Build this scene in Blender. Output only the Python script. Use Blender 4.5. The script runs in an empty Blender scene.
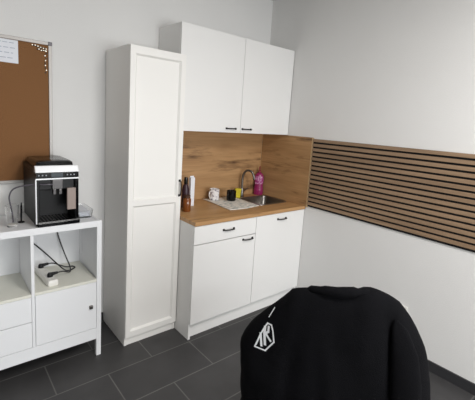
import bpy, bmesh, math, random
from mathutils import Vector, Matrix, noise
from math import sin, cos, pi, radians

# ------------------------------------------------------------------ camera, light, exposure
S = bpy.context.scene
col = S.collection
CAM = Vector((-2.574, -2.657, 1.6255)); YAW, PITCH, ROLL, FOC = .7065, .1502, .0652, 359.23
F = Vector((sin(YAW)*cos(PITCH), cos(YAW)*cos(PITCH), -sin(PITCH)))
R = F.cross(Vector((0, 0, 1))).normalized(); U = R.cross(F)
R2 = R*cos(ROLL)+U*sin(ROLL); U2 = -R*sin(ROLL)+U*cos(ROLL)
cd = bpy.data.cameras.new('camera'); cam = bpy.data.objects.new('camera', cd); col.objects.link(cam)
cam.matrix_world = Matrix(((R2.x, U2.x, -F.x, CAM.x), (R2.y, U2.y, -F.y, CAM.y), (R2.z, U2.z, -F.z, CAM.z), (0, 0, 0, 1)))
cd.sensor_fit = 'HORIZONTAL'; cd.sensor_width = 36; cd.lens = 36*FOC/475
cd.shift_y = -(200-176.5)/475; cd.clip_start = .02
S.camera = cam

W = bpy.data.worlds.new('world'); S.world = W; W.use_nodes = True
W.node_tree.nodes['Background'].inputs[0].default_value = (.9, .95, 1, 1)
W.node_tree.nodes['Background'].inputs[1].default_value = .3


def area(name, loc, target, sx, sy, power, colr):
    l = bpy.data.lights.new(name, 'AREA'); l.shape = 'RECTANGLE'; l.size = sx; l.size_y = sy
    l.energy = power; l.color = colr
    o = bpy.data.objects.new(name, l); col.objects.link(o); o.location = loc
    o.rotation_euler = (Vector(target)-Vector(loc)).to_track_quat('-Z', 'Y').to_euler()
    return o


area('window_light', (-1.5, -5.3, 1.35), (-1.6, -2.2, .2), 2.4, 1.3, 90, (.95, .98, 1))
area('ceiling_light', (-1.35, -3.1, 2.77), (-1.35, -3.1, 0), .6, 1.2, 62, (1, .975, .95))

vs = S.view_settings
S.display_settings.display_device = 'sRGB'
vs.view_transform = 'Standard'; vs.look = 'None'; vs.gamma = 1; vs.exposure = 0.12; vs.use_curve_mapping = False


# ------------------------------------------------------------------ materials
def lin(c):
    return tuple((x/12.92 if x <= .04045 else ((x+.055)/1.055)**2.4) for x in [v/255 for v in c])+(1,)


def mat(name, rgb, rough=.5, metal=0, var=.04, scale=8, bump=0, bscale=60, spec=.5, trans=0, coat=0):
    m = bpy.data.materials.new(name); m.use_nodes = True
    nt = m.node_tree; b = nt.nodes['Principled BSDF']
    tc = nt.nodes.new('ShaderNodeTexCoord')
    n = nt.nodes.new('ShaderNodeTexNoise'); n.inputs['Scale'].default_value = scale; n.inputs['Detail'].default_value = 4
    nt.links.new(tc.outputs['Object'], n.inputs['Vector'])
    mx = nt.nodes.new('ShaderNodeMix'); mx.data_type = 'RGBA'
    c = lin(rgb)
    mx.inputs[6].default_value = tuple(v*(1-var) for v in c[:3])+(1,)
    mx.inputs[7].default_value = tuple(min(1, v*(1+var)) for v in c[:3])+(1,)
    nt.links.new(n.outputs['Fac'], mx.inputs[0]); nt.links.new(mx.outputs[2], b.inputs['Base Color'])
    b.inputs['Roughness'].default_value = rough; b.inputs['Metallic'].default_value = metal
    b.inputs['Specular IOR Level'].default_value = spec
    b.inputs['Transmission Weight'].default_value = trans
    b.inputs['Coat Weight'].default_value = coat
    if bump:
        n2 = nt.nodes.new('ShaderNodeTexNoise'); n2.inputs['Scale'].default_value = bscale
        nt.links.new(tc.outputs['Object'], n2.inputs['Vector'])
        bp = nt.nodes.new('ShaderNodeBump'); bp.inputs['Strength'].default_value = bump; bp.inputs['Distance'].default_value = .01
        nt.links.new(n2.outputs['Fac'], bp.inputs['Height']); nt.links.new(bp.outputs[0], b.inputs['Normal'])
    return m


def wood(name, light, mid, dark, scale, knots=True, rough=.5, seed=0, kpos=.36):
    """grain runs along the axis whose scale is smallest"""
    m = bpy.data.materials.new(name); m.use_nodes = True
    nt = m.node_tree; b = nt.nodes['Principled BSDF']; L = nt.links.new
    tc = nt.nodes.new('ShaderNodeTexCoord')
    mp = nt.nodes.new('ShaderNodeMapping'); mp.inputs['Scale'].default_value = scale
    mp.inputs['Location'].default_value = (seed, seed*1.7, seed*.6)
    L(tc.outputs['Object'], mp.inputs['Vector'])
    n = nt.nodes.new('ShaderNodeTexNoise'); n.inputs['Scale'].default_value = 1; n.inputs['Detail'].default_value = 6
    n.inputs['Distortion'].default_value = .6
    L(mp.outputs[0], n.inputs['Vector'])
    cr = nt.nodes.new('ShaderNodeValToRGB')
    e = cr.color_ramp.elements; e[0].position = .25; e[0].color = lin(mid); e[1].position = .75; e[1].color = lin(light)
    L(n.outputs['Fac'], cr.inputs[0]); out = cr.outputs[0]
    # fine grain
    mp2 = nt.nodes.new('ShaderNodeMapping'); mp2.inputs['Scale'].default_value = tuple(s*7 if s > 5 else s*2 for s in scale)
    L(tc.outputs['Object'], mp2.inputs['Vector'])
    n2 = nt.nodes.new('ShaderNodeTexNoise'); n2.inputs['Scale'].default_value = 1; n2.inputs['Detail'].default_value = 3
    L(mp2.outputs[0], n2.inputs['Vector'])
    mx = nt.nodes.new('ShaderNodeMix'); mx.data_type = 'RGBA'; mx.blend_type = 'MULTIPLY'; mx.inputs[0].default_value = .35
    L(out, mx.inputs[6]); L(n2.outputs['Color'], mx.inputs[7])
    cr2 = nt.nodes.new('ShaderNodeValToRGB'); cr2.color_ramp.elements[0].position = .3; cr2.color_ramp.elements[0].color = (.5, .5, .5, 1)
    cr2.color_ramp.elements[1].position = .7
    L(n2.outputs['Fac'], cr2.inputs[0]); L(cr2.outputs[0], mx.inputs[7]); out = mx.outputs[2]
    if knots:
        mp3 = nt.nodes.new('ShaderNodeMapping'); mp3.inputs['Scale'].default_value = tuple(s*.72 if s > 5 else s*.95 for s in scale)
        mp3.inputs['Location'].default_value = (seed+3.1, 1.3+seed, 2.2)
        L(tc.outputs['Object'], mp3.inputs['Vector'])
        n3 = nt.nodes.new('ShaderNodeTexNoise'); n3.inputs['Scale'].default_value = 1; n3.inputs['Detail'].default_value = 5
        n3.inputs['Roughness'].default_value = .6
        L(mp3.outputs[0], n3.inputs['Vector'])
        cr3 = nt.nodes.new('ShaderNodeValToRGB')
        cr3.color_ramp.elements[0].position = kpos-.06; cr3.color_ramp.elements[0].color = lin(dark)
        cr3.color_ramp.elements[1].position = kpos+.08; cr3.color_ramp.elements[1].color = (1, 1, 1, 1)
        L(n3.outputs['Fac'], cr3.inputs[0])
        m3 = nt.nodes.new('ShaderNodeMix'); m3.data_type = 'RGBA'; m3.blend_type = 'MULTIPLY'; m3.inputs[0].default_value = .85
        L(out, m3.inputs[6]); L(cr3.outputs[0], m3.inputs[7]); out = m3.outputs[2]
    L(out, b.inputs['Base Color']); b.inputs['Roughness'].default_value = rough
    return m


def tile_mat():
    m = bpy.data.materials.new('dark_floor_tiles'); m.use_nodes = True
    nt = m.node_tree; b = nt.nodes['Principled BSDF']; L = nt.links.new
    tc = nt.nodes.new('ShaderNodeTexCoord'); mp = nt.nodes.new('ShaderNodeMapping')
    mp.inputs['Location'].default_value = (1.8, .02, 0)
    L(tc.outputs['Object'], mp.inputs['Vector'])
    br = nt.nodes.new('ShaderNodeTexBrick'); br.offset = .5; br.inputs['Scale'].default_value = 1
    br.inputs['Brick Width'].default_value = .6; br.inputs['Row Height'].default_value = .3
    br.inputs['Mortar Size'].default_value = .004; br.inputs['Mortar Smooth'].default_value = .2
    br.inputs['Color1'].default_value = lin((58, 57, 58)); br.inputs['Color2'].default_value = lin((65, 64, 64))
    br.inputs['Mortar'].default_value = lin((98, 97, 95))
    L(mp.outputs[0], br.inputs['Vector'])
    n = nt.nodes.new('ShaderNodeTexNoise'); n.inputs['Scale'].default_value = 5; n.inputs['Detail'].default_value = 6
    L(tc.outputs['Object'], n.inputs['Vector'])
    mx = nt.nodes.new('ShaderNodeMix'); mx.data_type = 'RGBA'; mx.blend_type = 'OVERLAY'; mx.inputs[0].default_value = .35
    L(br.outputs['Color'], mx.inputs[6]); L(n.outputs['Fac'], mx.inputs[7]); L(mx.outputs[2], b.inputs['Base Color'])
    b.inputs['Roughness'].default_value = .5; b.inputs['Specular IOR Level'].default_value = .35
    bp = nt.nodes.new('ShaderNodeBump'); bp.inputs['Strength'].default_value = .3; bp.inputs['Distance'].default_value = .002; bp.invert = True
    L(br.outputs['Fac'], bp.inputs['Height']); L(bp.outputs[0], b.inputs['Normal'])
    return m


def two_tone(name, a, bcol, scale, thr=.5, rough=.8, kind='noise', vec=(1, 1, 1)):
    m = bpy.data.materials.new(name); m.use_nodes = True
    nt = m.node_tree; b = nt.nodes['Principled BSDF']; L = nt.links.new
    tc = nt.nodes.new('ShaderNodeTexCoord'); mp = nt.nodes.new('ShaderNodeMapping'); mp.inputs['Scale'].default_value = vec
    L(tc.outputs['Object'], mp.inputs['Vector'])
    n = nt.nodes.new('ShaderNodeTexNoise' if kind == 'noise' else 'ShaderNodeTexVoronoi')
    n.inputs['Scale'].default_value = scale
    L(mp.outputs[0], n.inputs['Vector'])
    cr = nt.nodes.new('ShaderNodeValToRGB'); e = cr.color_ramp.elements
    e[0].position = thr-.06; e[0].color = lin(a); e[1].position = thr+.06; e[1].color = lin(bcol)
    L(n.outputs[0], cr.inputs[0]); L(cr.outputs[0], b.inputs['Base Color']); b.inputs['Roughness'].default_value = rough
    return m


def glass_mat(name, tint=(1, 1, 1), rough=.02):
    m = bpy.data.materials.new(name); m.use_nodes = True
    nt = m.node_tree; b = nt.nodes['Principled BSDF']
    b.inputs['Base Color'].default_value = tint+(1,); b.inputs['Roughness'].default_value = rough
    b.inputs['Transmission Weight'].default_value = 1; b.inputs['IOR'].default_value = 1.3
    return m


M = {}
M['wall'] = mat('wall_paint', (226, 225, 223), .9, var=.015, scale=3, bump=.15, bscale=180)
M['ceiling'] = mat('ceiling_paint', (215, 214, 212), .95, var=.01)
M['floor'] = tile_mat()
M['skirting'] = mat('dark_skirting_tile', (50, 50, 52), .4, var=.1)
M['white'] = mat('white_cabinet_laminate', (236, 234, 230), .42, var=.01, scale=2)
M['foil'] = mat('white_kitchen_foil', (232, 231, 229), .5, var=.01, scale=2)
M['shelf'] = mat('white_lacquered_board', (233, 234, 236), .45, var=.015, scale=3)
M['shelfin'] = mat('off_white_shelf_board', (226, 225, 214), .55, var=.04, scale=9)
M['oak_v'] = wood('knotty_oak_splash', (196, 156, 110), (164, 124, 82), (92, 64, 42), (1.5, 1.5, 13), seed=.4, kpos=.385)
M['oak_h'] = wood('knotty_oak_worktop', (204, 162, 112), (178, 134, 86), (96, 66, 42), (1.4, 12, 12), seed=2.3, kpos=.27)
M['slat'] = wood('walnut_slat_veneer', (166, 138, 110), (134, 109, 85), (90, 66, 50), (30, 1.5, 30), knots=False, rough=.6)
M['felt'] = mat('black_felt', (14, 13, 13), .95, var=.2, scale=60)
M['oak_edge'] = mat('pale_oak_edge', (196, 168, 128), .6, var=.08, scale=20)
M['black'] = mat('black_plastic', (10, 10, 12), .4, var=.1, spec=.3)
M['gloss'] = mat('glossy_black_plastic', (7, 7, 9), .15, var=.05, spec=.35)
M['dkhandle'] = mat('dark_bronze_handle', (44, 40, 38), .35, metal=.6, var=.1)
M['steel'] = mat('brushed_steel', (150, 148, 146), .3, metal=1, var=.06, scale=30)
M['darksteel'] = mat('dark_brushed_steel', (120, 116, 112), .32, metal=1, var=.06, scale=30)
M['chrome'] = mat('silver_trim', (235, 236, 238), .3, metal=.2, var=.02)
M['alu'] = mat('aluminium_frame', (158, 154, 150), .4, metal=.35, var=.03)
M['cork'] = two_tone('cork', (116, 78, 44), (138, 96, 58), 220, .5, .9)
M['paper'] = mat('white_paper', (232, 234, 240), .85, var=.01)
M['ink'] = mat('grey_ink', (176, 182, 196), .9, var=.1)
M['cloth'] = mat('black_jacket_cloth', (6, 6, 9), .9, var=.25, scale=20, bump=.3, bscale=300, spec=.12)
M['seatcloth'] = mat('charcoal_upholstery', (38, 38, 42), .9, var=.2, scale=60, bump=.3, bscale=300)
M['print'] = mat('white_print', (226, 228, 230), .7, var=.02)
M['dark_purple'] = mat('dark_purple_plastic', (52, 26, 40), .4, var=.15)
M['magenta'] = mat('magenta_soap', (140, 34, 88), .25, var=.12, scale=30, coat=.4)
M['pinklabel'] = two_tone('pink_label', (206, 150, 184), (150, 50, 112), 45, .5, .5)
M['redcap'] = mat('dark_red_cap', (128, 30, 48), .4, var=.05)
M['amber'] = mat('amber_liquid', (122, 66, 22), .2, var=.2, scale=25, coat=.6)
M['lid'] = mat('brown_lid', (70, 42, 26), .5)
M['ceramic'] = mat('white_ceramic', (228, 226, 224), .2, var=.01, coat=.5)
M['mugprint'] = two_tone('printed_ceramic', (128, 120, 134), (232, 229, 228), 30, .42, .25)
M['yellow'] = mat('yellow_sponge', (214, 196, 50), .9, var=.12, scale=80, bump=.6, bscale=200)
M['scour'] = mat('green_scouring_layer', (70, 90, 50), .95, var=.2, scale=90)
M['towel'] = two_tone('printed_tea_towel', (188, 194, 190), (236, 232, 224), 22, .45, .9, vec=(1, 2, 1))
M['glass'] = glass_mat('clear_glass')
M['clearplastic'] = glass_mat('clear_plastic', (.96, .97, .98), .12)
M['milk'] = mat('milk_residue', (236, 234, 228), .5)
M['spout'] = mat('dark_satin_metal', (88, 86, 86), .35, metal=.7)
M['taupe'] = mat('grey_beige_plastic', (150, 134, 126), .4, var=.04)
M['strip'] = mat('white_socket_plastic', (230, 228, 222), .35, var=.01)
M['cable'] = mat('black_rubber', (16, 16, 18), .5, var=.1)
M['screen'] = mat('grey_display', (64, 72, 78), .15, var=.1)
M['icons'] = mat('pale_button_marks', (150, 154, 160), .5)
M['pin'] = mat('silver_pin', (196, 190, 176), .3, metal=.7)
M['pinblack'] = mat('black_pin', (26, 22, 20), .4)
M['tube'] = mat('translucent_grey_tube', (84, 80, 88), .35, var=.05)


# ------------------------------------------------------------------ geometry helpers (world coordinates)
def box(bm, x0, x1, y0, y1, z0, z1, bev=0):
    v = [bm.verts.new((x, y, z)) for x in (x0, x1) for y in (y0, y1) for z in (z0, z1)]
    f = [(0, 1, 3, 2), (4, 6, 7, 5), (0, 4, 5, 1), (2, 3, 7, 6), (0, 2, 6, 4), (1, 5, 7, 3)]
    fs = [bm.faces.new([v[i] for i in q]) for q in f]
    if bev:
        es = list({e for g in fs for e in g.edges})
        bmesh.ops.bevel(bm, geom=es, offset=bev, segments=2, profile=.5, affect='EDGES')


def tube(bm, pts, r, seg=10, cap=True, smooth=4):
    P = [Vector(p) for p in pts]
    if smooth and len(P) > 2:
        Q = []
        for i in range(len(P)-1):
            p0 = P[max(i-1, 0)]; p1 = P[i]; p2 = P[i+1]; p3 = P[min(i+2, len(P)-1)]
            for k in range(smooth):
                t = k/smooth
                Q.append(.5*((2*p1)+(p2-p0)*t+(2*p0-5*p1+4*p2-p3)*t*t+(3*p1-p0-3*p2+p3)*t**3))
        Q.append(P[-1]); P = Q
    rings = []; prev = None
    for i, p in enumerate(P):
        d = (P[min(i+1, len(P)-1)]-P[max(i-1, 0)]).normalized()
        if prev is None:
            a = d.orthogonal().normalized()
        else:
            a = (prev-d*prev.dot(d)).normalized()
        prev = a; b = d.cross(a)
        rr = r[min(int(i/max(1, len(P)-1)*(len(r)-1)+.5), len(r)-1)] if isinstance(r, (list, tuple)) else r
        rings.append([bm.verts.new(p+(a*cos(2*pi*k/seg)+b*sin(2*pi*k/seg))*rr) for k in range(seg)])
    for q, w in zip(rings, rings[1:]):
        for k in range(seg):
            bm.faces.new((q[k], q[(k+1) % seg], w[(k+1) % seg], w[k]))
    if cap:
        bm.faces.new(rings[0][::-1]); bm.faces.new(rings[-1])


def lathe(bm, cx, cy, prof, seg=28, sx=1, sy=1, rot=0):
    """prof: list of (radius, z); open ended unless radius reaches 0"""
    rings = []
    for r, z in prof:
        if r < 1e-6:
            rings.append([bm.verts.new((cx, cy, z))])
        else:
            ring = []
            for k in range(seg):
                a = 2*pi*k/seg; x = r*cos(a)*sx; y = r*sin(a)*sy
                ring.append(bm.verts.new((cx+x*cos(rot)-y*sin(rot), cy+x*sin(rot)+y*cos(rot), z)))
            rings.append(ring)
    for q, w in zip(rings, rings[1:]):
        for k in range(seg):
            a = q[k % len(q)]; b = q[(k+1) % len(q)]; c = w[(k+1) % len(w)]; d = w[k % len(w)]
            vs_ = [a, b, c, d]; u = []
            for t in vs_:
                if t not in u: u.append(t)
            if len(u) > 2: bm.faces.new(u)


def rrect(x0, x1, y0, y1, r, n=6):
    out = []
    for cx, cy, a0 in ((x1-r, y1-r, 0), (x0+r, y1-r, 90), (x0+r, y0+r, 180), (x1-r, y0+r, 270)):
        for k in range(n+1):
            a = radians(a0+90*k/n); out.append((cx+r*cos(a), cy+r*sin(a)))
    return out


def loft(bm, loops, cap0=False, cap1=False):
    L = [[bm.verts.new(p) for p in lp] for lp in loops]
    n = len(L[0])
    for q, w in zip(L, L[1:]):
        for k in range(n): bm.faces.new((q[k], q[(k+1) % n], w[(k+1) % n], w[k]))
    if cap0: bm.faces.new(L[0][::-1])
    if cap1: bm.faces.new(L[-1])


def rootloc(p):
    while p is not None and p.parent is not None: p = p.parent
    return Vector(p.location) if p is not None else Vector((0, 0, 0))


def obj(name, bm, m, parent=None, smooth=False, origin=None, local=False, bevel=0):
    bmesh.ops.recalc_face_normals(bm, faces=bm.faces)
    me = bpy.data.meshes.new(name)
    o = bpy.data.objects.new(name, me); col.objects.link(o)
    off = Vector((0, 0, 0))
    if parent is not None:
        o.parent = parent
        if not local: off = rootloc(parent)
    elif origin is not None:
        off = Vector(origin); o.location = off
    bm.transform(Matrix.Translation(-off)) if not local else None
    bm.to_mesh(me); bm.free()
    if smooth:
        for p in me.polygons: p.use_smooth = True
        me.set_sharp_from_angle(angle=radians(40))
    me.materials.append(m)
    if bevel:
        md = o.modifiers.new('bevel', 'BEVEL'); md.width = bevel; md.segments = 2; md.limit_method = 'ANGLE'
    return o


def bx(name, m, parent, *a, bev=0, origin=None):
    bm = bmesh.new(); box(bm, *a); return obj(name, bm, m, parent, origin=origin, bevel=bev)


def thing(name, label, cat, loc, group=None, rotz=0):
    o = bpy.data.objects.new(name, None); col.objects.link(o); o.location = loc; o.rotation_euler = (0, 0, rotz)
    o.empty_display_size = .05
    return tag(o, label, cat, group)


def tag(o, label, cat, group=None):
    o['label'] = label; o['category'] = cat
    if group: o['group'] = group
    return o


def struct(name, m, *a):
    bm = bmesh.new(); box(bm, *a); o = obj(name, bm, m); o['kind'] = 'structure'; return o


def dup(root, loc, label=None):
    r = root.copy(); col.objects.link(r); r.location = loc
    if label: r['label'] = label
    for ch in list(root.children):
        c = ch.copy(); col.objects.link(c); c.parent = r
        for g in list(ch.children):
            d = g.copy(); col.objects.link(d); d.parent = c
    return r


# ------------------------------------------------------------------ room
H = 2.80; XL, YR = -4.8, -5.6
struct('floor', M['floor'], XL, 0, YR, 0, -.1, 0)
struct('ceiling', M['ceiling'], XL, 0, YR, 0, H, H+.1)
struct('wall_back', M['wall'], XL-.1, .1, 0, .1, -.1, H+.1)
struct('wall_right', M['wall'], 0, .1, YR-.1, 0, -.1, H+.1)
struct('wall_left', M['wall'], XL-.1, XL, YR-.1, 0, -.1, H+.1)
struct('wall_rear', M['wall'], XL, 0, YR-.1, YR, -.1, H+.1)
struct('baseboard_back', M['skirting'], XL, -1.615, -.012, 0, 0, .072)
struct('baseboard_right', M['skirting'], -.012, 0, YR, -.63, 0, .072)

# ------------------------------------------------------------------ base cabinet
ZB = .127; W1 = -1.2
base = thing('base_cabinet', 'white kitchen base cabinet with one drawer and two doors under the oak worktop', 'cabinet', (-.6, -.3, 0))
bm = bmesh.new()
box(bm, -1.2, -1.182, -.60, -.004, 0, .88); box(bm, -.022, -.004, -.60, -.004, 0, .88)
box(bm, -1.182, -.022, -.60, -.004, .12, .138); box(bm, -.61, -.592, -.59, -.015, .138, .86)
box(bm, -1.182, -.022, -.015, -.004, .138, .88)
obj('carcass', bm, M['foil'], base, bevel=.001)
bx('plinth', M['foil'], base, -1.181, -.023, -.57, -.552, 0, .119)


def bow_handle(parent, x0, x1, y, z, vertical=False):
    bm = bmesh.new(); mx = (x0+x1)/2
    P = [(x0, 0), (x0+.003, -.014), (x0+.014, -.021), (mx, -.024), (x1-.014, -.021), (x1-.003, -.014), (x1, 0)]
    if vertical:
        tube(bm, [(z, y+d, a) for a, d in P], .005, 8)
        for a in (x0, x1): box(bm, z-.008, z+.008, y-.004, y, a-.008, a+.008)
    else:
        tube(bm, [(a, y+d, z) for a, d in P], .005, 8)
        for a in (x0, x1): box(bm, a-.008, a+.008, y-.004, y, z-.008, z+.008)
    o = obj('handle', bm, M['dkhandle'], parent, smooth=True); o['label'] = 'dark curved metal handle'; return o


d = bx('drawer', M['foil'], base, -1.198, -.603, -.619, -.601, .740, .876, bev=.002); bow_handle(d, -.937, -.838, -.619, .817)
d = bx('door', M['foil'], base, -1.198, -.603, -.619, -.601, ZB, .734, bev=.002); bow_handle(d, -.735, -.637, -.619, .708)
d = bx('door', M['foil'], base, -.599, -.005, -.619, -.601, ZB, .876, bev=.002); bow_handle(d, -.350, -.250, -.619, .826)

# worktop, with the opening for the sink
SX0, SX1, SY0, SY1 = -.405, -.028, -.445, -.118
bm = bmesh.new()
xs = [-1.2, SX0+.012, SX1-.012, -.003]; ys = [-.628, SY0+.012, SY1-.012, -.003]
grid = {}
for k, z in enumerate((.881, .91)):
    for i, x in enumerate(xs):
        for j, y in enumerate(ys): grid[i, j, k] = bm.verts.new((x, y, z))
for i in range(3):
    for j in range(3):
        if (i, j) == (1, 1): continue
        bm.faces.new([grid[a, b, 1] for a, b in ((i, j), (i+1, j), (i+1, j+1), (i, j+1))])
        bm.faces.new([grid[a, b, 0] for a, b in ((i, j+1), (i+1, j+1), (i+1, j), (i, j))])
for i in range(3):
    for j in (0, 3): bm.faces.new([grid[i, j, 0], grid[i+1, j, 0], grid[i+1, j, 1], grid[i, j, 1]])
    for q in (0, 3): bm.faces.new([grid[q, i, 0], grid[q, i+1, 0], grid[q, i+1, 1], grid[q, i, 1]])
for a, b in (((1, 1), (2, 1)), ((2, 1), (2, 2)), ((2, 2), (1, 2)), ((1, 2), (1, 1))):
    bm.faces.new([grid[a+(0,)], grid[b+(0,)], grid[b+(1,)], grid[a+(1,)]])
o = obj('worktop', bm, M['oak_h'], origin=(-.6, -.3, .881), bevel=.0015)
tag(o, 'oak kitchen worktop with an inset sink, along the back wall', 'worktop')

# sink
sk = thing('sink', 'small inset stainless steel sink in the oak worktop', 'sink', (-.217, -.28, .91))
bm = bmesh.new()
def ring(i, z, r): return [(x, y, z) for x, y in rrect(SX0+i, SX1-i, SY0+i, SY1-i, r)]
loft(bm, [ring(0, .9105, .05), ring(.001, .9145, .05), ring(.014, .9155, .045), ring(.018, .9125, .043)])
obj('rim', bm, M['steel'], sk, smooth=True)
bm = bmesh.new()
loft(bm, [ring(.018, .9125, .043), ring(.024, .895, .04), ring(.034, .80, .05), ring(.05, .772, .06), ring(.09, .765, .05)], cap1=True)
obj('basin', bm, M['darksteel'], sk, smooth=True)
bm = bmesh.new(); lathe(bm, -.217, -.28, [(.035, .766), (.035, .769), (.022, .769), (.018, .7665), (0, .7665)]); obj('drain', bm, M['chrome'], sk, smooth=True)

# faucet
fc = thing('faucet', 'tall brushed gooseneck faucet curving over the sink', 'faucet', (-.300, -.070, .91))
bm = bmesh.new(); lathe(bm, -.300, -.070, [(0, .9105), (.026, .9105), (.026, .917), (.019, .922), (.019, .985), (.014, .995), (0, .995)]); obj('base', bm, M['darksteel'], fc, smooth=True)
bm = bmesh.new()
tube(bm, [(-.300, -.070, .993), (-.300, -.070, 1.09), (-.296, -.077, 1.132), (-.284, -.094, 1.163), (-.268, -.118, 1.172), (-.251, -.143, 1.160), (-.240, -.160, 1.128), (-.237, -.165, 1.09)], .0105, 12)
obj('spout', bm, M['darksteel'], fc, smooth=True)
bm = bmesh.new(); tube(bm, [(-.283, -.07, .965), (-.25, -.067, .972), (-.222, -.065, .985)], .006, 8); obj('lever', bm, M['darksteel'], fc, smooth=True)

# splashbacks
o = bx('splashback', M['oak_v'], None, -1.2, -.0165, -.014, -.001, .912, 1.532, origin=(-.6, -.007, .912))
tag(o, 'wide knotty oak splashback on the back wall above the worktop', 'splashback')
sp = thing('splashback', 'narrow oak splashback panel on the right wall beside the sink', 'splashback', (-.008, -.32, .912))
bx('panel', M['oak_v'], sp, -.015, -.001, -.640, -.0145, .912, 1.532)
e = bx('edge_strip', M['oak_edge'], sp, -.0165, -.001, -.652, -.6405, .905, 1.53); e['label'] = 'pale oak end strip'

# ------------------------------------------------------------------ wall cabinet
wc = thing('wall_cabinet', 'white double-door wall cabinet above the oak splashback', 'wall cabinet', (-.6, -.17, 1.535))
bm = bmesh.new(); zb, zt = 1.535, 2.30
box(bm, -1.2, -1.182, -.321, -.004, zb, zt); box(bm, -.022, -.004, -.321, -.004, zb, zt)
box(bm, -1.182, -.022, -.321, -.004, zb, zb+.018); box(bm, -1.182, -.022, -.321, -.004, zt-.018, zt); box(bm, -1.182, -.022, -.012, -.004, zb+.018, zt-.018)
obj('carcass', bm, M['foil'], wc, bevel=.001)
d = bx('door', M['foil'], wc, -1.199, -.6015, -.340, -.322, zb, zt, bev=.002); bow_handle(d, -.748, -.652, -.340, 1.569)
d = bx('door', M['foil'], wc, -.5985, -.006, -.340, -.322, zb, zt, bev=.002); bow_handle(d, -.578, -.482, -.340, 1.569)

# ------------------------------------------------------------------ slatted wall panel
sl = thing('slatted_wall_panel', 'long horizontal wood slat panel on black felt on the right wall', 'wall panel', (-.01, -1.85, .915))
bx('felt_backing', M['felt'], sl, -.009, -.001, -3.05, -.654, .912, 1.522)
bm = bmesh.new()
for k in range(15):
    z1 = 1.522-.0405*k; box(bm, -.021, -.0092, -3.05, -.6545, z1-.0255, z1)
obj('slats', bm, M['slat'], sl, bevel=.0008)

# wall socket by the jacket
so = thing('wall_socket', 'small white wall socket low on the right wall, at the jacket edge', 'socket', (-.002, -1.63, .36))
bx('cover_plate', M['strip'], so, -.011, -.001, -1.637, -1.557, .300, .380, bev=.003)
bm = bmesh.new()
lathe(bm, 0, 0, [(.021, 0), (.021, .002), (.018, .002), (.017, -.004), (0, -.004)], 24)
bm.transform(Matrix.Translation((-.0115, -1.597, .340)) @ Matrix.Rotation(-pi/2, 4, 'Y')); obj('socket_face', bm, M['strip'], so, smooth=True)

# ------------------------------------------------------------------ tall cabinet
tc_ = thing('tall_cabinet', 'tall narrow white cabinet with a two-panel framed door', 'tall cabinet', (-1.404, -.2, 0))
X0, X1, HT = -1.610, -1.2035, 2.066
bm = bmesh.new()
box(bm, X0, X0+.018, -.407, -.004, 0, HT); box(bm, X1-.018, X1, -.407, -.004, 0, HT)
box(bm, X0+.018, X1-.018, -.405, -.004, HT-.018, HT); box(bm, X0+.018, X1-.018, -.398, -.004, .062, .08); box(bm, X0+.018, X1-.018, -.012, -.004, .08, HT-.018)
obj('carcass', bm, M['white'], tc_, bevel=.001)
bx('plinth', M['white'], tc_, X0+.019, X1-.019, -.403, -.387, 0, .061)
bm = bmesh.new(); y0, y1 = -.425, -.408
dz0, dz1 = .066, 2.061; st = .036
box(bm, X0+.001, X0+st, y0, y1, dz0, dz1); box(bm, X1-st, X1-.001, y0, y1, dz0, dz1)
for a, b in ((dz0, .108), (1.020, 1.060), (2.014, dz1)): box(bm, X0+st, X1-st, y0, y1, a, b)
for a, b in ((.108, 1.020), (1.060, 2.014)):                        # recessed fields with sloping edges
    i = .012
    loft(bm, [[(X0+st, y0+.001, a), (X1-st, y0+.001, a), (X1-st, y0+.001, b), (X0+st, y0+.001, b)],
              [(X0+st+i, y0+.014, a+i), (X1-st-i, y0+.014, a+i), (X1-st-i, y0+.014, b-i), (X0+st+i, y0+.014, b-i)]], cap1=True)
d = obj('door', bm, M['white'], tc_)
bow_handle(d, 1.068, 1.178, y0, X1-.016, vertical=True)

# ------------------------------------------------------------------ storage unit on the left
su = thing('storage_unit', 'low white storage unit with drawers and a door under the coffee machine', 'storage unit', (-2.165, -.21, 0))
T = .945; yf, yb = -.40, -.025
bm = bmesh.new()
for x in (-2.56, -1.80):
    bm = bmesh.new()
    box(bm, x, x+.03, yf, yf+.03, 0, T-.0005); box(bm, x, x+.03, yb-.03, yb, 0, T-.0005); box(bm, x+.006, x+.024, yf+.03, yb-.03, .12, T-.001)
    obj('side_frame', bm, M['shelf'], su, bevel=.001)

for x, nm in ((-1, 'top_panel'),):
    bx(nm, M['shelf'], su, -2.53, -1.80, yf, yb, .905, T, bev=.001)
bx('divider', M['shelf'], su, -2.177, -2.161, yf+.001, yb-.006, .2055, .9045)
bx('back_panel', M['shelf'], su, -2.53, -1.80, yb-.005, yb, .2055, .9045)
bx('bottom_rail', M['shelf'], su, -2.53, -1.80, yf, yb, .125, .204, bev=.001)
bx('shelf', M['shelfin'], su, -2.16, -1.801, yf+.001, yb-.006, .532, .549)
bx('shelf', M['shelfin'], su, -2.53, -2.178, yf+.001, yb-.006, .528, .545)
bm = bmesh.new(); box(bm, -2.159, -1.802, yf-.001, yf+.016, .207, .530)
d = obj('door', bm, M['shelf'], su, bevel=.0015)
kb = bmesh.new(); box(kb, -1.849, -1.827, yf-.016, yf-.001, .356, .378)
k = obj('knob', kb, M['darksteel'], d, bevel=.003)
for a, b in ((.207, .368), (.372, .526)):
    bx('drawer', M['shelf'], su, -2.528, -2.179, yf-.001, yf+.016, a, b, bev=.0015)

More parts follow.
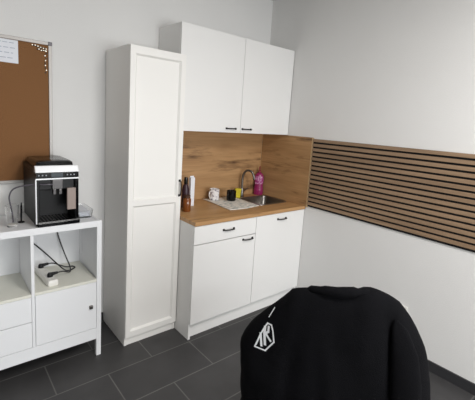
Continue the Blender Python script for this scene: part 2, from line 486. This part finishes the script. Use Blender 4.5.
# ------------------------------------------------------------------ coffee machine
cm = thing('coffee_machine', 'black automatic coffee machine with a silver top band on the white storage unit', 'coffee machine', (-2.03, -.21, T))
mx0, mx1, my0, my1 = -2.143, -1.910, -.390, -.03
bm = bmesh.new()
box(bm, mx0, mx0+.02, my0+.004, my1, T+.006, 1.262); box(bm, mx1-.02, mx1, my0+.004, my1, T+.006, 1.262)
box(bm, mx0+.02, mx1-.02, my0+.15, my1, T+.006, 1.262); box(bm, mx0+.02, mx1-.02, my0+.02, my0+.15, 1.16, 1.262)
box(bm, mx0, mx1, my0+.03, my1, 1.262, 1.290)
obj('body', bm, M['black'], cm, bevel=.004)
bm = bmesh.new()
loft(bm, [[(mx0-.001, my0-.004, 1.268), (mx1+.001, my0-.004, 1.268), (mx1+.001, my0+.03, 1.268), (mx0-.001, my0+.03, 1.268)],
          [(mx0-.001, my0+.014, 1.304), (mx1+.001, my0+.014, 1.304), (mx1+.001, my0+.03, 1.304), (mx0-.001, my0+.03, 1.304)]], True, True)
o = obj('top_band', bm, M['chrome'], cm, bevel=.002); o['label'] = 'silver band along the top front edge'
bm = bmesh.new()
loft(bm, [[(x, y, 1.291) for x, y in rrect(mx0+.012, mx1-.012, my0+.05, my1-.01, .02)], [(x, y, 1.318) for x, y in rrect(mx0+.016, mx1-.016, my0+.055, my1-.014, .02)],
          [(x, y, 1.326) for x, y in rrect(mx0+.026, mx1-.026, my0+.065, my1-.024, .02)]], True, True)
obj('bean_container_lid', bm, M['gloss'], cm, smooth=True)
cp = bx('control_panel', M['gloss'], cm, mx0, mx1, my0-.003, my0+.02, 1.234, 1.267, bev=.002)
s_ = bx('display', M['screen'], cp, -2.062, -1.998, my0-.0045, my0-.003, 1.238, 1.263); s_['label'] = 'grey display'
for xs_ in ((-2.130, -2.111, -2.092), (-1.978, -1.959, -1.940)):
    bm = bmesh.new()
    for x in xs_: box(bm, x, x+.007, my0-.0042, my0-.003, 1.247, 1.254)
    obj('button_marks', bm, M['icons'], cp)
bx('trim_line', M['chrome'], cm, mx0, mx1, my0-.003, my0+.02, 1.225, 1.2325)
bm = bmesh.new(); box(bm, mx0-.0015, mx0+.004, my0-.001, my0+.012, T+.02, 1.224); obj('side_trim', bm, M['chrome'], cm)
bm = bmesh.new()
box(bm, -2.056, -1.998, my0+.001, my0+.06, 1.165, 1.222); box(bm, -2.052, -2.034, my0+.004, my0+.03, 1.132, 1.165); box(bm, -2.020, -2.002, my0+.004, my0+.03, 1.132, 1.165)
obj('coffee_spout', bm, M['spout'], cm, bevel=.003)
o = bx('service_panel', M['taupe'], cm, -1.975, -1.926, my0-.001, my0+.019, 1.035, 1.168, bev=.002); o['label'] = 'grey-beige front panel'
bx('front_panel', M['gloss'], cm, -1.925, mx1, my0+.001, my0+.02, T+.03, 1.222)
bm = bmesh.new(); box(bm, mx0+.004, mx1+.004, my0-.014, my0+.145, T+.003, T+.026)
dt = obj('drip_tray', bm, M['gloss'], cm, bevel=.004)
bm = bmesh.new()
box(bm, mx0+.008, mx1+.002, my0-.013, my0-.006, T+.0265, T+.031)
for k in range(9):
    x = mx0+.026+k*.019; box(bm, x, x+.006, my0+.004, my0+.14, T+.0265, T+.029)
obj('grate', bm, M['steel'], dt)
for x in (mx0+.03, mx1-.03):
    for y in (my0+.03, my1-.03):
        bm = bmesh.new(); lathe(bm, x, y, [(0, T), (.012, T), (.012, T+.006), (0, T+.006)], 12); obj('foot', bm, M['black'], cm)
bm = bmesh.new()
tube(bm, [(-2.054, my0-.001, 1.196), (-2.09, -.393, 1.198), (-2.15, -.365, 1.196), (-2.205, -.34, 1.186), (-2.245, -.318, 1.165), (-2.262, -.31, 1.125), (-2.258, -.305, 1.08), (-2.248, -.302, 1.02), (-2.245, -.3, .97)], .0042, 8)
o = obj('milk_hose', bm, M['tube'], cm, smooth=True); o['label'] = 'thin grey milk hose arching into the glass'

# glass with the hose in it, spoon, tub
gl = thing('drinking_glass', 'clear glass tumbler with the milk hose in it, left of the coffee machine', 'glass', (-2.25, -.30, T))
bm = bmesh.new()
lathe(bm, -2.25, -.30, [(0, T+.0005), (.026, T+.0005), (.028, T+.004), (.034, T+.125), (.0325, T+.126), (.0268, T+.010), (0, T+.009)], 32)
obj('glass_body', bm, M['glass'], gl, smooth=True)
bm = bmesh.new(); lathe(bm, -2.25, -.30, [(0, T+.0097), (.0262, T+.0104), (.0266, T+.017), (0, T+.017)], 28); o = obj('milk', bm, M['milk'], gl, smooth=True); o['label'] = 'little white milk at the bottom'
bt = thing('cleaning_brush', 'thin dark upright brush between the glass and the coffee machine', 'brush', (-2.195, -.24, T))
bm = bmesh.new(); lathe(bm, -2.195, -.24, [(0, T+.0005), (.018, T+.0005), (.018, T+.006), (.006, T+.010), (0, T+.010)], 18); obj('foot', bm, M['black'], bt, smooth=True)
bm = bmesh.new(); tube(bm, [(-2.195, -.24, T+.010), (-2.194, -.24, T+.07), (-2.192, -.239, T+.122)], [.004, .005, .0055, .003], 8); obj('handle', bm, M['black'], bt, smooth=True)

tb = thing('plastic_tub', 'clear plastic tub with folded white tissues, right of the coffee machine', 'tub', (-1.845, -.2, T))
bm = bmesh.new()
def rr(i, z, r=.02): return [(x, y, z) for x, y in rrect(-1.898+i, -1.79-i, -.31+i, -.09-i, r)]
loft(bm, [rr(.008, T+.0005), rr(.0, T+.05), rr(.002, T+.05), rr(.010, T+.003)], cap0=True, cap1=True)
obj('tub_body', bm, M['clearplastic'], tb, smooth=True)
ti = bmesh.new()
for k in range(4):
    z = T+.006+k*.009; j = .0015*(k % 2)
    loft(ti, [[(x, y, zz+.003*sin(25*x+9*y+k)) for x, y in rrect(-1.882+j, -1.806-j, -.29+j, -.11-j, .008, 3)] for zz in (z, z+.006)], True, True)
obj('tissues', ti, M['paper'], tb, smooth=True)

# ------------------------------------------------------------------ power strip, cables
ps = thing('power_strip', 'white power strip with two black plugs on the open shelf', 'power strip', (-2.09, -.2, .549))
Z = .549
bm = bmesh.new()
A = Vector((-2.075, -.08, 0)); B = Vector((-2.050, -.362, 0)); dr = (B-A).normalized(); nr = Vector((-dr.y, dr.x, 0))
def strip_pt(s, w, z): return A+dr*s+nr*w+Vector((0, 0, z))
Ls = (B-A).length
loops = []
for z, i in ((Z+.0005, .003), (Z+.006, 0), (Z+.032, 0), (Z+.038, .004)):
    loops.append([strip_pt(Ls/2+px, py, z) for px, py in rrect(-Ls/2+i, Ls/2-i, -.030+i, .030-i, .008, 4)])
loft(bm, loops, True, True); obj('housing', bm, M['strip'], ps, smooth=True)
for k in range(4):
    c = strip_pt(.045+k*.058, 0, 0)
    bm = bmesh.new(); lathe(bm, c.x, c.y, [(.021, Z+.0384), (.021, Z+.0405), (.0185, Z+.0405), (.0175, Z+.0388), (0, Z+.0388)], 22)
    obj('socket_outlet', bm, M['strip'], ps, smooth=True)
def plug(k, name, pts, label):
    c = strip_pt(.045+k*.058, 0, 0)
    t = thing(name, label, 'cable', (c.x, c.y, Z+.041))
    bm = bmesh.new(); lathe(bm, c.x, c.y, [(0, Z+.0408), (.0165, Z+.0408), (.0165, Z+.056), (.012, Z+.064), (0, Z+.065)], 20)
    tube(bm, [(c.x+.004, c.y, Z+.055), (c.x+.045, c.y+.001, Z+.058)], [.012, .008], 10); obj('plug', bm, M['black'], t, smooth=True)
    bm = bmesh.new(); tube(bm, [(c.x+.010, c.y, Z+.056), (c.x+.03, c.y-.001, Z+.057)]+pts, .0042, 8, smooth=5); obj('cord', bm, M['cable'], t, smooth=True)
plug(0, 'power_cable', [(-1.99, -.10, Z+.045), (-1.92, -.12, Z+.012), (-1.875, -.13, Z+.010), (-1.872, -.165, Z+.010), (-1.93, -.19, Z+.012), (-1.975, -.15, Z+.052), (-2.03, -.045, Z+.11), (-2.10, -.04, Z+.19), (-2.150, -.035, Z+.24)],
     'black cable of the rear plug, running up behind to the left of the open shelf')
plug(3, 'power_cable', [(-1.97, -.255, Z+.04), (-1.92, -.23, Z+.016), (-1.90, -.16, Z+.022), (-1.906, -.11, Z+.06), (-1.93, -.07, Z+.15), (-1.95, -.05, Z+.24), (-1.955, -.045, Z+.30), (-1.957, -.040, Z+.354)],
     'black cable of the front plug, rising to the top of the open shelf')

# ------------------------------------------------------------------ pin board
pb = thing('pin_board', 'large brown cork pin board in a silver frame on the back wall', 'pin board', (-2.56, -.01, 1.15))
b0, b1, c0, c1 = -3.15, -1.964, 1.145, 2.052; fw = .02
bx('cork_panel', M['cork'], pb, b0+fw-.004, b1-fw+.004, -.010, -.001, c0+fw-.004, c1-fw+.004)
bm = bmesh.new()
box(bm, b0, b1, -.018, -.001, c1-fw, c1); box(bm, b0, b1, -.018, -.001, c0, c0+fw)
box(bm, b0, b0+fw, -.018, -.001, c0+fw, c1-fw); box(bm, b1-fw, b1, -.018, -.001, c0+fw, c1-fw)
obj('frame', bm, M['alu'], pb, bevel=.0015)
for x, z in ((b0, c0), (b0, c1), (b1, c0), (b1, c1)):
    sx = 1 if x == b0 else -1; sz = 1 if z == c0 else -1
    bm = bmesh.new(); box(bm, *sorted((x-sx*.002, x+sx*.022)), -.0195, -.001, *sorted((z-sz*.002, z+sz*.022)))
    obj('corner_cap', bm, M['tube'], pb, bevel=.002)
pp = thing('paper_sheet', 'white printed sheet pinned to the top of the cork board', 'paper', (-2.29, -.012, 1.9))
bx('sheet', M['paper'], pp, -2.42, -2.152, -.0118, -.0108, 1.893, 2.030)
random.seed(4)
for r_ in range(4):
    bm = bmesh.new()
    z = 2.014-r_*.030; x = -2.405
    while x < -2.19:
        w = random.uniform(.01, .03); box(bm, x, x+w, -.0122, -.01185, z-.004, z); x += w+.008
    obj('printed_line', bm, M['ink'], pp)
random.seed(7)
P_ = []
for i in range(11): P_.append((-2.075+i*.0078, 2.022-.0012*i+random.uniform(-.003, .003), i))
for i in range(8): P_.append((-2.045+i*.0068, 2.003-.003*i*.5+random.uniform(-.005, .005), i+1))
for i in range(10): P_.append((-1.999+random.uniform(-.005, .004), 1.995-i*.015, i))
first = None
pins = {}
for x, z, i in P_:
    key = i % 2
    if key not in pins:
        bm = bmesh.new(); lathe(bm, 0, 0, [(0, 0), (.0042, 0), (.0042, .0015), (.0022, .003), (.0022, .007), (.0038, .009), (.0034, .0105), (0, .011)], 10)
        bm.transform(Matrix.Rotation(pi/2, 4, 'X'))
        o = obj('push_pin', bm, (M['pin'], M['pinblack'])[key], local=True, smooth=True)
        tag(o, ('pale', 'black')[key]+' push pin in the top right corner of the cork board', 'push pin', ('pale', 'black')[key]+' push pins in the board corner')
        o.location = (x, -.0103, z); pins[key] = o
    else:
        c = pins[key].copy(); col.objects.link(c); c.location = (x, -.0103, z)

# ------------------------------------------------------------------ things on the worktop
Z = .91
# tea towel
bm = bmesh.new(); n = 20; g = []
def tw(i, j):
    a = i/n; b = j/n
    x = -.745+.315*a+.012*sin(3.1*b+1)+.02*b*a; y = -.045-.415*b-.015*sin(4*a)
    if x > SX0-.012 and y > SY0-.006 and y < SY1+.01: pass
    return x, y, Z+.0045+.0022*sin(17*x+4)*sin(14*y)
for k in (0, 1):
    for i in range(n+1):
        for j in range(n+1):
            x, y, z = tw(i, j); g.append(bm.verts.new((min(x, SX0-.006), y, z+(.003 if k else -.0015))))
def gi(k, i, j): return g[k*(n+1)**2+i*(n+1)+j]
for i in range(n):
    for j in range(n):
        bm.faces.new([gi(1, i, j), gi(1, i+1, j), gi(1, i+1, j+1), gi(1, i, j+1)]); bm.faces.new([gi(0, i, j), gi(0, i, j+1), gi(0, i+1, j+1), gi(0, i+1, j)])
for i in range(n):
    for j in (0, n): bm.faces.new([gi(0, i, j), gi(0, i+1, j), gi(1, i+1, j), gi(1, i, j)])
    for j in (0, n): bm.faces.new([gi(0, j, i), gi(0, j, i+1), gi(1, j, i+1), gi(1, j, i)])
o = obj('tea_towel', bm, M['towel'], origin=(-.59, -.25, Z), smooth=True)
tag(o, 'grey and white patterned tea towel spread beside the sink', 'tea towel')


def mug(x, y, z, h, r, m, label, ang, group=None, inner=None):
    t = thing('mug', label, 'mug', (x, y, z))
    bm = bmesh.new()
    lathe(bm, x, y, [(0, z+.0005), (r*.85, z+.0005), (r*.95, z+.004), (r, z+.02), (r, z+h), (r-.003, z+h+.001), (r-.005, z+h-.002), (r-.005, z+.01), (0, z+.008)], 32)
    obj('cup', bm, m, t, smooth=True)
    bm = bmesh.new(); c, s = cos(ang), sin(ang)
    tube(bm, [(x+(r-.002+d)*c, y+(r-.002+d)*s, z+q*h) for d, q in ((0, .85), (.018, .84), (.030, .66), (.028, .42), (.014, .24), (0, .22))], .005, 10)
    obj('handle', bm, m if inner is None else inner, t, smooth=True)


mug(-.665, -.115, Z+.0095, .100, .044, M['mugprint'], 'white patterned mug on the tea towel', radians(195), inner=M['ceramic'])
mug(-.532, -.195, Z+.0095, .090, .043, M['gloss'], 'black mug on the tea towel next to the sponge', radians(205))

# sponge standing by the tap
spg = thing('sponge', 'bright yellow sponge standing upright in front of the faucet', 'sponge', (-.388, -.108, Z))
bm = bmesh.new(); box(bm, -.036, .030, -.013, .008, 0, .088)
bmesh.ops.subdivide_edges(bm, edges=bm.edges, cuts=3, use_grid_fill=True)
for v in bm.verts: v.co += Vector((0, .004*sin(30*v.co.z), 0))
mt = Matrix.Translation((-.388, -.108, Z+.001)) @ Matrix.Rotation(.15, 4, 'Y')
bm.transform(Matrix.Translation((0, 0, .004))); bm.transform(mt); obj('foam', bm, M['yellow'], spg, bevel=.003)
bm = bmesh.new(); box(bm, -.036, .030, .0135, .019, .003, .088); bm.transform(mt); obj('scouring_layer', bm, M['scour'], spg)

# magenta soap bottle with pump
sb = thing('soap_bottle', 'magenta soap bottle with red pump behind the sink in the corner', 'soap bottle', (-.070, -.062, Z))
bx_, by_ = -.070, -.062
bm = bmesh.new(); lathe(bm, bx_, by_, [(0, Z+.0005), (.044, Z+.0005), (.048, Z+.006), (.049, Z+.05), (.042, Z+.10), (.048, Z+.155), (.044, Z+.195), (.028, Z+.22), (.014, Z+.228), (0, Z+.228)], 28, 1, .7, radians(-40))
obj('bottle', bm, M['magenta'], sb, smooth=True)
bm = bmesh.new()
NL = 15
vv = []
for a in range(NL):
    t = radians(-150+a*(120/(NL-1))); row = []
    for z, r in ((Z+.112, .0443), (Z+.155, .0485), (Z+.190, .0452)):
        x = (r+.0008)*cos(t); y = (r+.0008)*sin(t)*.7; q = radians(-40)
        row.append(bm.verts.new((bx_+x*cos(q)-y*sin(q), by_+x*sin(q)+y*cos(q), z)))
    vv.append(row)
for p, q in zip(vv, vv[1:]):
    for k in range(2): bm.faces.new((p[k], q[k], q[k+1], p[k+1]))
o = obj('paper_label', bm, M['pinklabel'], sb, smooth=True); o['label'] = 'pink and white label'
bm = bmesh.new(); lathe(bm, bx_, by_, [(0, Z+.2285), (.014, Z+.2285), (.014, Z+.246), (.006, Z+.250), (.006, Z+.285), (0, Z+.285)], 16)
tube(bm, [(bx_+.004, by_, Z+.287), (bx_-.012, by_-.014, Z+.289), (bx_-.026, by_-.026, Z+.281)], .005, 8)
o = obj('pump', bm, M['redcap'], sb, smooth=True); o['label'] = 'dark red pump'

# carton, dark bottle, amber jar at the left end
ct = thing('carton', 'tall slim white carton at the left end of the worktop', 'carton', (-.955, -.18, Z))
bm = bmesh.new(); box(bm, -.975, -.936, -.200, -.165, Z+.0005, Z+.240); obj('box', bm, M['paper'], ct, bevel=.0015)
bm = bmesh.new(); box(bm, -.973, -.938, -.186, -.179, Z+.2405, Z+.252); obj('folded_top', bm, M['paper'], ct)
db = thing('dark_bottle', 'dark purple-black bottle between the amber jar and the white carton', 'bottle', (-1.032, -.215, Z))
bm = bmesh.new(); lathe(bm, -1.032, -.215, [(0, Z+.0005), (.028, Z+.0005), (.030, Z+.006), (.030, Z+.15), (.022, Z+.18), (.014, Z+.195), (0, Z+.195)], 24)
obj('bottle_body', bm, M['dark_purple'], db, smooth=True)
bm = bmesh.new(); lathe(bm, -1.032, -.215, [(0, Z+.1955), (.015, Z+.1955), (.016, Z+.230), (.013, Z+.250), (0, Z+.251)], 20); obj('cap', bm, M['gloss'], db, smooth=True)
aj = thing('amber_jar', 'small amber glass jar in front of the dark bottle at the worktop end', 'jar', (-1.085, -.325, Z))
bm = bmesh.new(); lathe(bm, -1.085, -.325, [(0, Z+.0005), (.029, Z+.0005), (.032, Z+.005), (.032, Z+.098), (.025, Z+.107), (0, Z+.107)], 26); obj('jar_body', bm, M['amber'], aj, smooth=True)
bm = bmesh.new(); lathe(bm, -1.085, -.325, [(0, Z+.1075), (.026, Z+.1075), (.027, Z+.126), (.024, Z+.129), (0, Z+.129)], 26); obj('lid', bm, M['lid'], aj, smooth=True)

# ------------------------------------------------------------------ office chair with jacket over its back
CH = Vector((-1.504, -1.919, 0)); RZ = math.atan2(.56777, .82319)-pi/2      # local +y faces away from the camera
ch = thing('office_chair', 'dark swivel office chair hidden under the black jacket', 'office chair', CH, rotz=RZ)
bm = bmesh.new(); loops = []
for z, w in ((.56, .19), (.60, .215), (.75, .225), (.90, .215), (.98, .19), (1.0, .15)):
    lp = []
    for k in range(24):
        a = 2*pi*k/24; cx = abs(cos(a))**.5*(1 if cos(a) > 0 else -1); sy = abs(sin(a))**.8*(1 if sin(a) > 0 else -1)
        lp.append((.06+w*cx, .03*sy+.2*(w*cx)**2, z))
    loops.append(lp)
loft(bm, loops, True, True); obj('backrest', bm, M['seatcloth'], ch, smooth=True, local=True)
bm = bmesh.new(); loops = []
for z, i in ((.44, .02), (.45, 0), (.49, 0), (.505, .02)):
    loops.append([(x, y, z) for x, y in rrect(-.18+i, .30-i, .11+i, .57-i, .08)])
loft(bm, loops, True, True); obj('seat', bm, M['seatcloth'], ch, smooth=True, local=True)
bm = bmesh.new(); tube(bm, [(.06, .35, .425), (.06, .16, .41), (.06, .075, .45), (.06, .055, .58)], .016, 10); obj('back_support', bm, M['black'], ch, smooth=True, local=True)
bm = bmesh.new(); lathe(bm, .06, .35, [(0, .09), (.032, .09), (.032, .26), (.018, .27), (.018, .40), (.08, .42), (.08, .438), (0, .438)], 20); obj('gas_column', bm, M['steel'], ch, smooth=True, local=True)
for k in range(5):
    a = 2*pi*k/5+.3; c, s = cos(a), sin(a)
    bm = bmesh.new(); tube(bm, [(.06+.03*c, .35+.03*s, .105), (.06+.30*c, .35+.30*s, .085)], [.022, .014], 8, smooth=0)
    lg = obj('base_leg', bm, M['black'], ch, smooth=True, local=True)
    bm = bmesh.new(); lathe(bm, 0, 0, [(0, -.02), (.030, -.02), (.033, -.012), (.033, .012), (.030, .02), (0, .02)], 18)
    bm.transform(Matrix.Translation((.06+.30*c, .35+.30*s, .0335)) @ Matrix.Rotation(a+.6, 4, 'Z') @ Matrix.Rotation(pi/2, 4, 'Y'))
    obj('caster', bm, M['black'], lg, smooth=True, local=True)

jk = thing('jacket', 'black jacket with a white shield emblem draped over the office chair back', 'jacket', CH, rotz=RZ)
OUT = [(-.262, .40), (-.272, .50), (-.284, .62), (-.292, .70), (-.297, .746), (-.282, .79), (-.253, .842), (-.214, .888), (-.162, .945), (-.128, .982), (-.101, 1.016), (-.025, 1.034), (.049, 1.051), (.105, 1.062), (.122, 1.056), (.14, 1.068), (.165, 1.074), (.20, 1.068), (.235, 1.055),
       (.272, 1.036), (.314, .988), (.357, .918), (.380, .873), (.405, .78), (.420, .70), (.428, .60), (.425, .50), (.415, .40)]
C0 = Vector((.06, .40))
pol = sorted([(math.atan2(z-C0.y, u-C0.x), (Vector((u, z))-C0).length) for u, z in OUT])
def Rad(t):
    t = min(max(t, pol[0][0]), pol[-1][0])
    for (a, r), (b, q) in zip(pol, pol[1:]):
        if t <= b: return r+(q-r)*((t-a)/(b-a) if b > a else 0)
    return pol[-1][1]
def wr(u, z, side):
    w = .012*noise.noise(Vector((u*9+3, z*3.2, side*4.)))+.006*noise.noise(Vector((u*20, z*7+5, side*2.)))
    w += -.014*math.exp(-((u-(.245+.10*(1.0-z)))/.018)**2)*(1 if z < 1.0 else .3) if side < 0 else 0
    w += .012*math.exp(-((u-(.285+.10*(1.0-z)))/.03)**2) if side < 0 else 0
    w += -.008*math.exp(-((u-(-.06-.10*(1.0-z)))/.025)**2) if side < 0 else 0
    return w
def dep(u, z, side):
    d_ = Vector((u, z))-C0; r = d_.length; t = math.atan2(d_.y, d_.x) if r > 1e-5 else pi/2
    s = min(1, r/Rad(max(t, 0)))
    e = math.sqrt(max(0, 1-s**4.5))
    return .25*(u-.06)**2+side*(.078*e)+wr(u, z, side)*e*-side*-1, s
bm = bmesh.new(); NT, NS = 96, 26
for side in (-1, 1):
    rows = []
    for i in range(NT+1):
        t = pi*i/NT; rd = Rad(t); row = []
        for j in range(NS+1):
            s = math.sin(.5*pi*j/NS) if j else .0
            u = C0.x+s*rd*cos(t); z = C0.y+s*rd*sin(t)
            z2 = z
            row.append(bm.verts.new((u, dep(u, z, side)[0], z2)))
        rows.append(row)
    for p, q in zip(rows, rows[1:]):
        for j in range(NS): bm.faces.new((p[j], p[j+1], q[j+1], q[j]))
bmesh.ops.remove_doubles(bm, verts=bm.verts, dist=.0004)
jb = obj('jacket_body', bm, M['cloth'], jk, local=True)
for p in jb.data.polygons: p.use_smooth = True
# collar folded over the top edge
bm = bmesh.new()
tube(bm, [(-.06, .012, 1.018), (.0, -.012, 1.034), (.07, -.026, 1.046), (.13, -.018, 1.056), (.19, .004, 1.058)], [.006, .016, .02, .02, .014, .005], 12)
obj('collar', bm, M['cloth'], jk, smooth=True, local=True)
# sleeve hanging down on the right, on the camera's side
bm = bmesh.new(); loops = []
for (u, z, w, t) in ((.262, .985, .006, .003), (.275, .96, .026, .008), (.298, .88, .044, .015), (.315, .77, .050, .020), (.325, .64, .050, .022), (.328, .52, .047, .022), (.328, .44, .045, .022)):
    y = dep(u, z, -1)[0]+.004
    loops.append([(u+w*cos(a), y-.008+t*sin(a)*(1+.2*sin(3*a+z*30)), z) for a in [2*pi*k/20 for k in range(20)]])
loft(bm, loops, True, True); obj('sleeve', bm, M['cloth'], jk, smooth=True, local=True)


# the white emblem: strips that lie on the jacket's own surface
def decal(name, polys, parent, m):
    bm = bmesh.new()
    for pts, w in polys:
        for (a, b) in zip(pts, pts[1:]):
            A_ = Vector(a); B_ = Vector(b); dd = (B_-A_); ln = dd.length; dd /= ln; nn = Vector((-dd.y, dd.x))
            A_ = A_-dd*w*.45; B_ = B_+dd*w*.45; k = max(2, int(ln/.008)); rws = []
            for i in range(k+1):
                p = A_+(B_-A_)*i/k; rw = []
                for q in (-.5, 0, .5):
                    c = p+nn*w*q; rw.append(bm.verts.new((c.x, dep(c.x, c.y, -1)[0]-.0022, c.y)))
                rws.append(rw)
            for p, q in zip(rws, rws[1:]):
                for j in (0, 1): bm.faces.new((p[j], p[j+1], q[j+1], q[j]))
    return obj(name, bm, m, parent, local=True)


# shield outline, then the letters T and K side by side, in the emblem's own flat units
def em(x, y):
    x = x/12.1-15.5; y = y/12.1-4.3
    return (-.174+.00431*x-.00036*y, .877-.00055*x-.00403*y-.001)
EMB = [([(165, 68), (210, 62), (236, 112), (270, 225), (195, 370), (74, 385), (114, 215), (140, 130), (165, 68)], .0055),
       ([(146, 125), (152, 190), (180, 302)], .0100), ([(184, 98), (190, 148), (166, 182), (230, 232)], .0085),
       ([(112, 215), (144, 335)], .0090), ([(86, 350), (112, 215)], .0060)]
decal('emblem', [([em(*q) for q in p], w) for p, w in EMB], jk, M['print'])['label'] = 'white shield emblem with a T and a K'
decal('zip_end', [([em(205, -120), em(165, 0)], .003)], jk, M['print'])
